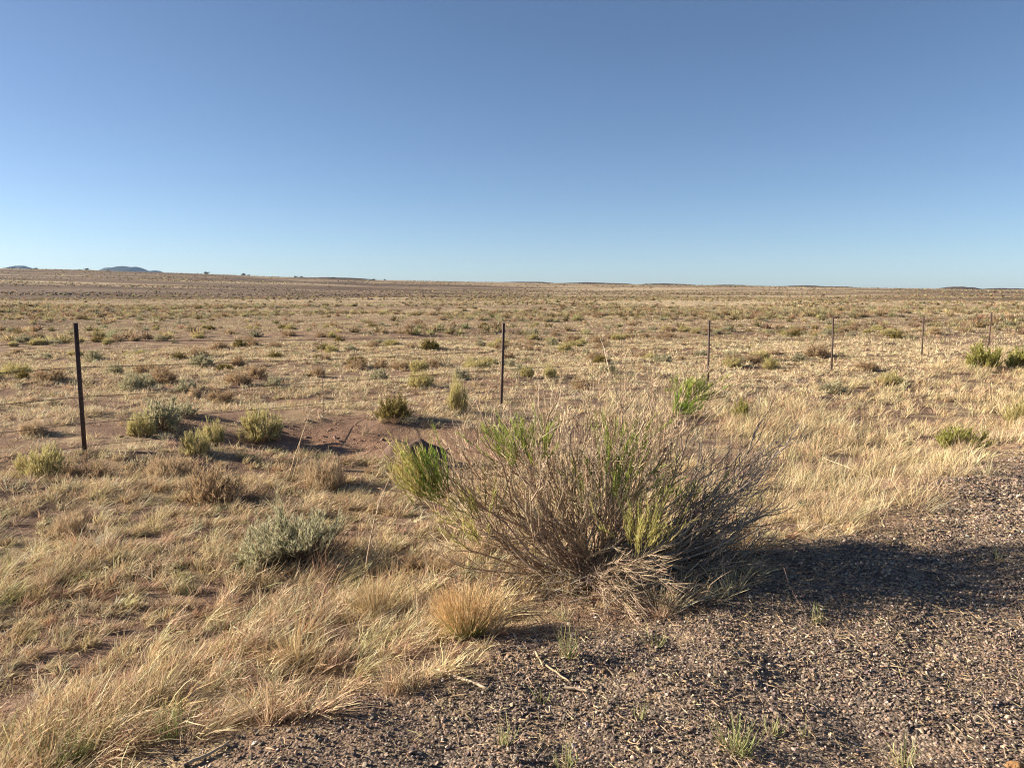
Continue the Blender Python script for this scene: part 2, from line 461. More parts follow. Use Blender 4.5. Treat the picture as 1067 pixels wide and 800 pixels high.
def stones(acc, x, y, size, col, sink=.3, flat=.7):
    N = len(x)
    j = 1 + rng.normal(size=(N, 12, 1)) * .2
    sc = size[:, None, None] * np.stack([rng.uniform(.7, 1.35, N), rng.uniform(.7, 1.2, N), rng.uniform(.5, .95, N) * flat], 1)[:, None]
    V = IV[None] * j * sc
    a = rng.uniform(0, TAU, N); c, s = np.cos(a)[:, None], np.sin(a)[:, None]
    V = np.stack([V[..., 0] * c - V[..., 1] * s, V[..., 0] * s + V[..., 1] * c, V[..., 2]], -1)
    tl = rng.normal(size=(N, 2)) * .35
    V[..., 2] += V[..., 0] * tl[:, :1] + V[..., 1] * tl[:, 1:]
    V += np.stack([x, y, ground_z(x, y) + size * (flat * .7 - sink)], 1)[:, None]
    F = IF[None] + (np.arange(N) * 12)[:, None, None]
    acc.add(V.reshape(-1, 3), F.reshape(-1, 3), np.repeat(col, 12, 0))

def build_gravel():
    acc = Acc()
    x, y = scatter(1500000, -4.5, 13, .3, 11)
    t, n = tn(x, y); d = np.hypot(x, y)
    e = edge_n(t) + .5 * (fbm(x * 2.2, y * 2.2, 41) - .5)
    dens = (1 - sstep(e - .3, e + .55, n)) * (.45 + .55 * sstep(.35, .6, fbm(x * 1.7, y * 1.7, 111))) * np.clip(4.5 / d, .25, 1)
    keep = (np.abs(x) < .8 * y + 3.2) & (rng.uniform(size=len(x)) < dens * np.where(np.abs(x) < .8 * y + .4, 1, .55))
    x, y, d = x[keep], y[keep], d[keep]; N = len(x); print('stones', N)
    size = np.clip(np.exp(rng.normal(size=N) * .42) * .0038, .0022, .0095) * np.clip(d / 4.2, 1, 1.7)
    pal = np.array([(.08, .062, .053), (.135, .102, .083), (.21, .157, .122), (.31, .235, .178), (.45, .35, .26), (.58, .49, .385), (.34, .215, .135)])
    col = vary(pal[rng.choice(7, N, p=[.20, .24, .22, .16, .09, .03, .06])], N, .15, .05)
    stones(acc, x, y, size, col, .15, .85)
    kind(acc.build('gravel', M_STONE, None, True), 'stuff')
    # crumbs and clods of the washed-out hollow and of the cut bank at its rim
    acc = Acc()
    x, y = scatter(9000, -6.5, 1.5, 5.5, 11.5)
    q = ((x - SCOUR[0]) / 2.2) ** 2 + ((y - SCOUR[1]) / 1.0) ** 2
    q2 = ((x + 4.6) / 2.3) ** 2 + ((y - 7.1) / .45) ** 2
    keep = (rng.uniform(size=len(x)) < np.exp(-q * q) * .55 * (.2 + sstep(.45, .65, fbm(x * 1.8, y * 2.5, 113))) + .2 * np.exp(-q2 * q2))
    x, y = x[keep], y[keep]; N = len(x)
    stones(acc, x, y, np.clip(np.exp(rng.normal(size=N) * .5) * .012, .005, .03), vary((.29, .18, .12), N, .15, .04), .35, .75)
    kind(acc.build('dirt_crumbs', M_STONE, None, True), 'stuff')
    # straw and grass litter lying on the shoulder
    acc = Acc()
    x, y = scatter(330000, -4.5, 12.5, .3, 10)
    t, n = tn(x, y); e = edge_n(t)
    lit = fbm(x * 1.5 + 9, y * 1.5, 121)
    keep = (np.abs(x) < .8 * y + 3.2) & (n < e + .9) & (rng.uniform(size=len(x)) < sstep(.38, .62, lit) * 1.0 + .15 + .25 * sstep(-.5, .2, n - e))
    x, y = x[keep], y[keep]; N = len(x); print('litter', N)
    a = rng.uniform(0, TAU, N); L = rng.uniform(.010, .052, N) * rng.uniform(.5, 1.3, N)
    D = np.stack([np.cos(a), np.sin(a), rng.normal(size=N) * .22 + .1], 1)
    s = np.linspace(0, 1, 3)[None, :, None]
    bend = rng.normal(size=(N, 3)) * .15
    base = np.stack([x, y, ground_z(x, y) + .006 + rng.uniform(0, .012, N)], 1)
    P = base[:, None] + L[:, None, None] * (D[:, None] * s + bend[:, None] * s ** 2)
    strips(acc, P, rng.uniform(.0015, .0035, N), vary((.54, .40, .24), N, .25, .06))
    kind(acc.build('straw_litter', M_GRASS), 'stuff')
build_gravel()

# ------------------------------------------------------------------ shrubs of the field
def shrub_protos(kindname, n=3):
    """unit shrub: radius about .5, height 1; returns list of (wood mesh, leaf mesh)"""
    P = {
        'sagebrush':   dict(leaf=(.37, .345, .215), tip=(.52, .48, .31), wood=(.15, .11, .085), stems=60, twigs=7, leaves=7, ll=(.05, .12), lw=.022, lump=.35, up=.5),
        'rabbitbrush': dict(leaf=(.43, .375, .165), tip=(.60, .52, .25), wood=(.20, .15, .09), stems=75, twigs=8, leaves=5, ll=(.10, .2), lw=.015, lump=.25, up=.9),
        'brown_shrub': dict(leaf=(.36, .255, .15), tip=(.54, .395, .23), wood=(.14, .10, .075), stems=70, twigs=8, leaves=5, ll=(.07, .15), lw=.014, lump=.4, up=.6),
        'dark_shrub':  dict(leaf=(.19, .155, .055), tip=(.40, .31, .09), wood=(.10, .075, .05), stems=70, twigs=8, leaves=8, ll=(.04, .11), lw=.022, lump=.4, up=.5),
        'green_shrub': dict(leaf=(.28, .275, .08), tip=(.50, .45, .14), wood=(.16, .12, .08), stems=75, twigs=9, leaves=8, ll=(.05, .13), lw=.02, lump=.3, up=.8),
        'dry_bunchgrass': dict(leaf=(.46, .345, .215), tip=(.62, .48, .31), wood=(.30, .22, .13), stems=160, twigs=5, leaves=3, ll=(.12, .3), lw=.012, lump=.2, up=1.1),
    }[kindname]
    res = []
    for v in range(n):
        r = np.random.default_rng(hash_name(kindname) + v)
        ns = P['stems']
        az = r.uniform(0, TAU, ns); el = np.arccos(r.uniform(.06, 1, ns))          # angle from the vertical
        lob = 1 - P['lump'] * r.uniform(0, 1, ns) + .12 * np.sin(az * 3 + v)
        D = np.stack([np.cos(az) * np.sin(el) * .5, np.sin(az) * np.sin(el) * .5, np.cos(el) * .82 + .06], 1)
        s = np.linspace(0, 1, 4)[None, :, None]
        base = np.stack([np.cos(az) * .06, np.sin(az) * .06, np.full(ns, -.03)], 1)
        B = np.array([0, 0, .16])[None]
        st = base[:, None] + lob[:, None, None] * (D[:, None] * s * (1 - .0) + B[:, None] * (s ** 2 - s) * 1.2)
        st[:, 1:-1] += r.normal(size=(ns, 2, 3)) * .02
        wood = Acc()
        tubes(wood, st, np.full(ns, .011), np.full(ns, .004), vary(P['wood'], ns, .2, .05, r), sides=3)
        tw = sub_paths(st, P['twigs'], .45, 1.0, (.10, .24), .7, P['up'], 3, .15, r)
        strips(wood, tw, np.full(len(tw), .008), vary(P['wood'], len(tw), .2, .05, r), vary(P['leaf'], len(tw), .2, .05, r), r)
        lf = sub_paths(tw, P['leaves'], .2, 1.0, P['ll'], .75, P['up'], 3, .15, r)
        leaf = Acc(); k = len(lf)
        cc = vary(P['leaf'], k, .18, .06, r)
        strips(leaf, lf, P['lw'] * r.uniform(.6, 1.3, k), cc, cc * .4 + .6 * vary(P['tip'], k, .15, .05, r), r)
        res.append((wood.mesh('stems', M_WOOD), leaf.mesh('foliage', M_LEAF), st, tw, P))
    return res

def hash_name(s): return sum(ord(c) * (i + 3) for i, c in enumerate(s))

PROTO = {k: shrub_protos(k) for k in ('sagebrush', 'rabbitbrush', 'brown_shrub', 'dark_shrub', 'green_shrub', 'dry_bunchgrass')}
SHRUB_AT = []
def place_shrub(k, loc, w, h, label, group=None, cat=None):
    v = int(rng.integers(3)); wood, leaf = PROTO[k][v][:2]
    root = empty(k, loc, rng.uniform(0, TAU)); root.scale = (w, w * rng.uniform(.85, 1.1), h)
    link(bpy.data.objects.new('stems', wood), root); link(bpy.data.objects.new('foliage', leaf), root)
    tag(root, label, cat or ('grass' if k == 'dry_bunchgrass' else 'shrub'), group)
    SHRUB_AT.append((loc[0], loc[1], w))
    return root

def shrub_px(k, px, py, wpx, hpx, label, group=None):
    p = pix(px, py); d = p[1]
    p[2] = ground_z(p[0], p[1]) - .02
    return place_shrub(k, p, wpx * d / FPX * .92, hpx * d / FPX * 1.2 + .02, label, group)

SG, RB, BR, DK, GR, BG = 'sagebrush', 'rabbitbrush', 'brown_shrub', 'dark_shrub', 'green_shrub', 'dry_bunchgrass'
GF = 'shrubs growing on the plain beyond the fence'
LIST = [
    (SG, 120, 391, 20, 14, 'small grey sagebrush at the back left of the clump right of the nearest post'),
    (SG, 138, 408, 30, 22, 'rounded grey sagebrush at the front of the clump right of the nearest post'),
    (SG, 153, 405, 24, 17, 'grey sagebrush tucked behind the rounded one in the clump near the nearest post'),
    (BR, 170, 398, 30, 17, 'wide brown shrub at the right end of the clump near the nearest post'),
    (BR, 147, 391, 20, 12, 'low brown shrub at the back of the clump near the nearest post'),
    (SG, 194, 408, 21, 14, 'grey sagebrush alone just right of the clump near the nearest post'),
    (BG, 203, 414, 14, 9, 'little yellow tuft between grey sagebrush and wide russet shrub beyond the wires'),
    (BR, 229, 421, 31, 17, 'wide russet shrub with bare twigs behind the pale green rabbitbrush pair'),
    (BR, 248, 401, 30, 17, 'tan loose shrub beyond the wires, behind the wide russet shrub'),
    (BR, 268, 394, 20, 15, 'upright brown shrub right beside the tan loose shrub beyond the wires'),
    (SG, 285, 403, 17, 12, 'small grey sagebrush left of the thin wire stay, behind the fence'),
    (BR, 248, 381, 16, 12, 'brown knobby shrub standing alone behind the tan loose shrub'),
    (DK, 250, 361, 14, 8, 'dark dot of a shrub, farther out in line with the tan loose shrub'),
    (SG, 98, 377, 19, 12, 'dull green shrub just right of the nearest post, near its upper wires'),
    (DK, 10, 391, 22, 12, 'dark brown low shrub at the left edge, larger of two beyond the wires'),
    (DK, 24, 396, 16, 12, 'dark brown shrub right beside the larger one at the left edge'),
    (SG, 168, 446, 52, 33, 'largest grey-green sagebrush mound beyond the wires, near the nearest post'),
    (RB, 148, 455, 29, 23, 'yellowish bush in front of the largest sagebrush mound beyond the wires'),
    (SG, 192, 433, 24, 16, 'grey-green shrub behind the right shoulder of the largest sagebrush mound'),
    (RB, 204, 473, 31, 22, 'pale rabbitbrush at the left of the pair above the tall grass'),
    (RB, 221, 464, 27, 23, 'yellow-green rabbitbrush joined to the right of its paler neighbour'),
    (RB, 273, 459, 45, 31, 'rounded pale green rabbitbrush on the left rim of the bare hollow'),
    (BG, 35, 453, 27, 14, 'yellow-brown dry clump left of the foot of the nearest post'),
    (BR, 331, 393, 18, 13, 'tan shrub directly behind the thin wire stay near the hollow'),
    (BR, 339, 377, 14, 9, 'brown shrub a little farther out than the wire stay'),
    (DK, 354, 357, 12, 8, 'dark small shrub far behind the wire stay'),
    (DK, 371, 381, 23, 10, 'dark brown flat shrub at the left end of the row behind the hollow'),
    (BR, 397, 384, 18, 11, 'brown shrub second in the row behind the hollow'),
    (BR, 417, 386, 22, 12, 'brown shrub third in the row behind the hollow'),
    (RB, 437, 388, 20, 13, 'yellowish shrub at the right end of the row behind the hollow'),
    (SG, 395, 398, 21, 13, 'round grey sagebrush in front of the row behind the hollow'),
    (RB, 439, 403, 28, 15, 'wide yellow-green shrub in front of the row behind the hollow'),
    (SG, 480, 396, 20, 14, 'grey-green sagebrush left of the second fence post, behind the tall rabbitbrush'),
    (RB, 477, 430, 23, 33, 'tall thin pale rabbitbrush just left of the second fence post'),
    (DK, 411, 436, 37, 25, 'dark olive and gold bush on the back rim of the bare hollow'),
    (BR, 530, 374, 15, 8, 'small brown shrub just right of the second fence post'),
    (SG, 532, 384, 13, 9, 'grey shrub right beside the second fence post, below a small brown one'),
    (RB, 549, 393, 15, 11, 'yellow-green shrub, left of two small ones right of the second post'),
    (RB, 573, 393, 15, 11, 'yellow-green shrub, right of two small ones right of the second post'),
    (BR, 551, 366, 12, 7, 'tiny brown shrub behind the two yellow-green ones'),
    (BR, 608, 406, 27, 13, 'low brown shrub between second and third posts, just above the great bush'),
    (SG, 635, 389, 19, 12, 'pale round sagebrush between the second and third fence posts'),
    (BR, 618, 376, 17, 9, 'brown shrub left of the pale round sagebrush, farther out'),
    (BR, 668, 375, 18, 10, 'brown shrub between the pale round sagebrush and the third post'),
    (RB, 763, 383, 20, 10, 'yellowish shrub right behind the third fence post'),
    (BR, 786, 379, 22, 11, 'brown shrub a step right of the third fence post'),
    (BR, 851, 372, 32, 14, 'wide brown shrub just left of the fourth fence post'),
    (RB, 803, 385, 18, 11, 'yellow-green shrub midway between the third and fourth posts'),
    (BR, 903, 386, 24, 12, 'brown shrub a step right of the fourth fence post'),
    (SG, 867, 409, 27, 14, 'pale sagebrush mound below the fourth fence post'),
    (RB, 927, 402, 27, 13, 'pale yellow-green mound at the edge of the meadow below the fifth post'),
]
for a in LIST: shrub_px(*a, group=GF)
NEAR = [
    (GR, 1023, 385, 34, 27, 'dark green and gold rounded bush in front of the farthest fence posts'),
    (GR, 1063, 386, 30, 22, 'light green bush cut by the right edge, beside the dark rounded one'),
    (GR, 1001, 469, 52, 25, 'dull green spreading bush in the middle of the pale meadow'),
    (RB, 1060, 443, 28, 24, 'yellow-green bush in the meadow at the right edge'),
    (GR, 772, 440, 17, 26, 'upright dark green sprig above the right shoulder of the great bush'),
    (RB, 44, 497, 52, 30, 'greenish grey clump in the grass below the nearest post'),
    (BR, 88, 503, 62, 26, 'brown ragged clump in the grass at the foot of the nearest post'),
    (BR, 222, 522, 66, 38, 'brown twiggy bush behind the silvery sagebrush in the tall grass'),
    (BG, 338, 508, 44, 28, 'pink-tan feathery grass clump below the bare hollow'),
    (BG, 176, 500, 48, 22, 'pale loose grass clump left of the pink-tan brown bush'),
    (BG, 500, 586, 40, 26, 'dry green-tinged tuft under the left branches of the great bush'),
    (BG, 72, 558, 34, 20, 'small straw tuft alone in the trampled grass at left'),
    (BR, 440, 600, 60, 26, 'low dry twiggy clump left of the orange tuft, in the shade line'),
]
for a in NEAR: shrub_px(*a)

def scatter_shrubs():
    """the rest of the shrubs one can still count beyond the fence"""
    x, y = scatter(9000, -45, 55, 10, 58)
    t, n = tn(x, y); d = np.hypot(x, y)
    tan = x / y
    cl = fbm(x * .12, y * .25, 131)
    bias = .4 + .8 * sstep(-.1, .35, tan)
    keep = (np.abs(tan) < .69) & (n > 10.5) & (d > 14) & (rng.uniform(size=len(x)) < sstep(.40, .62, cl) * bias * .55 * np.clip(d / 26, .3, 1))
    ks = np.where(keep)[0]; ks = ks[np.argsort(d[ks])]
    look = {SG: 'grey-green sagebrush', RB: 'yellow-green rabbitbrush', BR: 'brown twiggy shrub', DK: 'dark olive shrub'}
    def lab(kd, k):
        px = 533.5 + FPX * x[k] / y[k]
        side = ('left of the nearest post' if px < 80 else 'between nearest and second posts' if px < 522 else 'between second and third posts' if px < 739
                else 'between third and fourth posts' if px < 868 else 'right of the fourth post')
        return '%s in the %s scatter beyond the wires, seen %s' % (look[kd], 'nearer' if d[k] < 26 else 'farther', side)
    n_ = 0
    for k in ks:
        if n_ >= 225: break
        w = rng.uniform(.26, .62)
        if any((x[k] - a) ** 2 + (y[k] - b) ** 2 < (.42 * (w + c)) ** 2 for a, b, c in SHRUB_AT): continue
        kd = [SG, RB, BR, DK][rng.choice(4, p=[.27, .31, .27, .15])]
        place_shrub(kd, (x[k], y[k], float(ground_z(x[k], y[k])) - .02), w, w * rng.uniform(.5, .75), lab(kd, k), GF); n_ += 1
    print('scattered shrubs', n_, 'to', d[k])
    return d[k]
DMAX = scatter_shrubs()

def build_scrub():
    """shrubs beyond counting out to the skyline"""
    acc = Acc()
    pal = np.array([(.33, .29, .175), (.41, .345, .18), (.34, .24, .145), (.19, .145, .07)])
    for (d0, d1, cnt, nb, w) in ((19, 50, 9000, 30, .018), (DMAX * .8, 110, 29000, 64, .026), (100, 260, 38000, 26, .075), (240, 700, 34000, 8, .36), (650, 1450, 30000, 4, .8)):
        x, y = scatter(cnt, -d1 * .78, d1 * .78, d0 * .7, d1)
        d = np.hypot(x, y); cl = fbm(x * 2.2 / min(d0, 240), y * 4.5 / min(d0, 240), 141) * .6 + .4 * fbm(x * .02, y * .05, 143)
        keep = in_view(x, y, 4) & (d > d0) & (d < d1) & (rng.uniform(size=cnt) < sstep(.42, .60, cl) * .8 + .04)
        keep &= tn(x, y)[1] > 9.5
        x, y = x[keep], y[keep]; N = len(x); print('scrub', N)
        col = vary(pal[rng.choice(4, N, p=[.25, .25, .3, .2])], N, .15)
        wid = rng.uniform(.3, .8, N) * (2.0 if d0 > 600 else 1.35 if d0 > 200 else .42 if d0 < 20 else 1)
        idx = np.repeat(np.arange(N), nb); M = len(idx)
        az = rng.uniform(0, TAU, M); el = np.arccos(rng.uniform(.02, 1, M))
        D = np.stack([np.cos(az) * np.sin(el) * .5, np.sin(az) * np.sin(el) * .5, np.cos(el) * .50 + .04], 1) * wid[idx][:, None] * rng.uniform(.7, 1.1, (M, 1))
        base = np.stack([x, y, ground_z(x, y)], 1)[idx]
        base[:, :2] += rng.normal(size=(M, 2)) * .1 * wid[idx][:, None]
        P = np.stack([base + D * .15, base + D * .8, base + D * 1.05 + np.array([0, 0, .05])], 1)
        c = vary(col[idx], M, .15, .05)
        strips(acc, P, np.full(M, w) * rng.uniform(.7, 1.4, M) * (wid[idx] / .55), c * .8, c * 1.15)
    kind(acc.build('scrub', M_LEAF), 'stuff')
    # dark basalt blocks on the rises far left
    acc = Acc()
    x, y = scatter(70000, -420, 260, 120, 620)
    d = np.hypot(x, y); tan = x / y
    band = fbm(x * .010, y * .022, 151)
    left = 1 - sstep(-.1, .25, tan)
    keep = in_view(x, y, 4) & (rng.uniform(size=len(x)) < sstep(.53, .62, band) * (.15 + .85 * left) * .38)
    x, y = x[keep], y[keep]; N = len(x); print('blocks', N)
    stones(acc, x, y, rng.uniform(.15, .55, N) ** 1.3, vary((.12, .078, .056), N, .25, .05), .45, .8)
    kind(acc.build('basalt_rubble', M_STONE, None, True), 'stuff')
build_scrub()

# ------------------------------------------------------------------ skyline: junipers, mesas, far hills
def hill_mesh(name, x0, y0, sx, sy, h, mat, seed, peak=1.0, zb=None, bump=.44):
    nx, ny = 90, 40
    u, v = np.meshgrid(np.linspace(-1, 1, nx), np.linspace(-1, 1, ny))
    q = np.sqrt(u ** 2 + v ** 2)
    prof = np.clip(1 - q, 0, 1) ** peak
    prof = prof * prof * (3 - 2 * prof) if peak < 1.01 else prof
    rough = fbm(u * 4 + seed, v * 4, seed, 5)
    z = h * prof * (1 - bump / 2 + bump * rough)
    zb = (ground_z(x0, y0) - 3) if zb is None else zb
    V = np.stack([x0 + u * sx, y0 + v * sy, zb + z], -1).reshape(-1, 3)
    i = (np.arange(ny - 1)[:, None] * nx + np.arange(nx - 1)[None]).ravel()
    F = np.concatenate([np.stack([i, i + 1, i + nx + 1], 1), np.stack([i, i + nx + 1, i + nx], 1)])
    a = Acc(); a.add(V, F, (.1, .08, .06))
    o = a.build(name, mat); o.data.polygons.foreach_set('use_smooth', np.ones(len(F), bool))
    return kind(o, 'structure')

HD = 8000.0
def far_hill(px, py_top, wpx, seed, peak=.8, d=HD):
    x = (px - 533.5) / FPX * d; h = (302 - py_top) / FPX * d + 1.55 + 48
    hill_mesh('distant_hill', x, d, wpx / 2 / FPX * d * 1.55, 700, h * 1.0, M_HILL, seed, peak, -48, .26)
far_hill(133, 276.6, 92, 3, .85)
far_hill(158, 281.6, 78, 5, .9)
far_hill(28, 278.6, 60, 8, .6)
far_hill(64, 280.8, 42, 12, .7)
far_hill(742, 297.2, 40, 15, .7, 8600)
far_hill(892, 300.6, 34, 18, .7, 8600)
def mesa(px, py_top, py_bot, wpx, d, seed):
    x = (px - 533.5) / FPX * d
    g = float(ground_z(x, d)); h = (302 - py_top) / FPX * d + 1.55 - g
    hill_mesh('low_mesa', x, d, wpx / 2 / FPX * d, 40, max(h, 1.5) + 2, M_BASALT, seed, .42, g - 2)
for a in ((995, 298.6, 303, 52, 1450, 21), (1038, 300.0, 303, 80, 1460, 22), (834, 297.2, 301, 70, 1440, 23), (868, 298.0, 301, 50, 1450, 24),
          (755, 296.4, 300, 66, 1420, 25), (610, 294.2, 298, 110, 1430, 26), (690, 295.3, 299, 80, 1440, 27), (330, 289.8, 294, 120, 1300, 28), (545, 293.4, 297, 80, 1400, 29)):
    mesa(*a)

def juniper_mesh():
    r = np.random.default_rng(5); acc = Acc()
    tubes(acc, np.array([[(0, 0, -.3), (.03, 0, .3), (0, .02, .9)]]), [.12], [.05], (.10, .075, .05))
    c = r.normal(size=(26, 3)) * np.array([.32, .32, .22]) + np.array([0, 0, .55])
    idx = np.repeat(np.arange(26), 40); M = len(idx)
    b = c[idx] + r.normal(size=(M, 3)) * .09
    D = unit(r.normal(size=(M, 3)) + np.array([0, 0, .5])) * r.uniform(.06, .14, (M, 1))
    strips(acc, np.stack([b, b + D * .6, b + D], 1), np.full(M, .05), vary((.055, .065, .03), M, .25, .06, r), None, r)
    return acc.mesh('juniper', M_LEAF)
JM = juniper_mesh()
for px, s in ((218, 3.4), (256, 3.2), (262, 2.4), (310, 2.6), (316, 2.2), (349, 2.4), (95, 2.6), (88, 2.2), (117, 2.0), (42, 3.2), (391, 2.2), (402, 2.0), (672, 1.8), (185, 2.0)):
    d = 1180 + 240 * rng.uniform()
    x = (px - 533.5) / FPX * d
    o = link(bpy.data.objects.new('juniper_tree', JM)); o.location = (x, d, float(ground_z(x, d)) - .1)
    o.scale = (s * 1.8, s * 1.8, s * 1.35); o.rotation_euler = (0, 0, rng.uniform(0, TAU))
    tag(o, 'tiny dark juniper dot standing on the far skyline', 'tree', 'junipers along the skyline')

# ------------------------------------------------------------------ fence
POSTS = [(-8.5, 3.71), (-4.33, 7.7), (-.16, 11.7), (4.01, 15.7), (8.19, 19.7), (12.6, 23.7), (17.1, 27.7), (21.45, 31.6), (25.8, 35.4)]
PH = [1.30, 1.31, 1.24, 1.33, 1.40, 1.26, 1.24, 1.26, 1.26]
def boxes(bs):
    a = Acc()
    for (x0, x1, y0, y1, z0, z1) in bs:
        V = np.array([(x, y, z) for z in (z0, z1) for y in (y0, y1) for x in (x0, x1)])
        F = np.array([(0, 2, 3), (0, 3, 1), (4, 5, 7), (4, 7, 6), (0, 1, 5), (0, 5, 4), (2, 6, 7), (2, 7, 3), (0, 4, 6), (0, 6, 2), (1, 3, 7), (1, 7, 5)])
        a.add(V, F, (.07, .04, .03))
    return a
fence = empty('wire_fence', (POSTS[1][0], POSTS[1][1], float(ground_z(*POSTS[1]))))
tag(fence, 'barbed wire fence on rusty brown steel posts crossing the dry plain', 'fence')
FO = np.array(fence.location)
WH = [.07, .30, .57, .87, 1.13]
tops = []
ang = math.atan2(TY, TX)
for (x, y), h in zip(POSTS, PH):
    gz = float(ground_z(x, y))
    # T section: flange towards the wires, stem behind, studs up the flange
    bs = [(-.021, .021, -.005, 0, -.35, h), (-.003, .003, .001, .034, -.35, h - .001)]
    z = .12
    while z < h - .03:
        bs.append((-.009, .009, -.014, -.006, z, z + .016)); z += .053
    p = boxes(bs).build('post', M_POST, fence)
    p.location = np.array((x, y, gz)) - FO
    tl = rng.normal(size=2) * .012
    p.rotation_euler = (tl[0], tl[1], ang + math.radians(rng.uniform(-6, 6)))
    tops.append((x + TY * .016, y - TX * .016, gz, h))
def wire_pt(k, s, hh):
    a, b = tops[k], tops[k + 1]
    x = a[0] * (1 - s) + b[0] * s; y = a[1] * (1 - s) + b[1] * s
    z = (a[2] + hh * a[3] / 1.31) * (1 - s) + (b[2] + hh * b[3] / 1.31) * s
    return np.array([x, y, z - .022 * 4 * s * (1 - s) * (1 + .3 * math.sin(hh * 17 + k))])
for hh in WH:
    acc = Acc()
    P = np.array([wire_pt(k, s, hh) for k in range(len(tops) - 1) for s in np.linspace(0, 1, 9)[:-1]] + [wire_pt(len(tops) - 2, 1.0, hh)]) - FO
    n_ = len(P)
    tubes(acc, P[None], [.0029], [.0029], (.1, .08, .06), sides=5)
    # barbs: crossed wire ends every 13 cm on the spans near the road
    nb = 240
    s = np.linspace(0, n_ - 1.01, nb * 2); i = s.astype(int); f = (s - i)[:, None]
    c = P[i] * (1 - f) + P[i + 1] * f
    D = unit(rng.normal(size=c.shape)) * .013
    tubes(acc, np.stack([c - D, c + D], 1), np.full(len(c), .0016), np.full(len(c), .0012), (.1, .08, .06), sides=3)
    acc.build('wire', M_WIRE, fence)
for k in range(len(tops) - 1):
    s = .5 if k != 1 else .47
    acc = Acc()
    lo = wire_pt(k, s, WH[0]) - (0, 0, .03); hi = wire_pt(k, s, WH[-1]) + (0, 0, .04)
    q = np.linspace(0, 1, 40)[:, None]
    for ph in (0, math.pi):
        P = lo * (1 - q) + hi * q + .0045 * np.concatenate([np.cos(q * 60 + ph), np.sin(q * 60 + ph), 0 * q], 1) - FO
        tubes(acc, P[None], [.0024], [.0024], (.1, .08, .06), sides=4)
    acc.build('wire_stay', M_WIRE, fence)

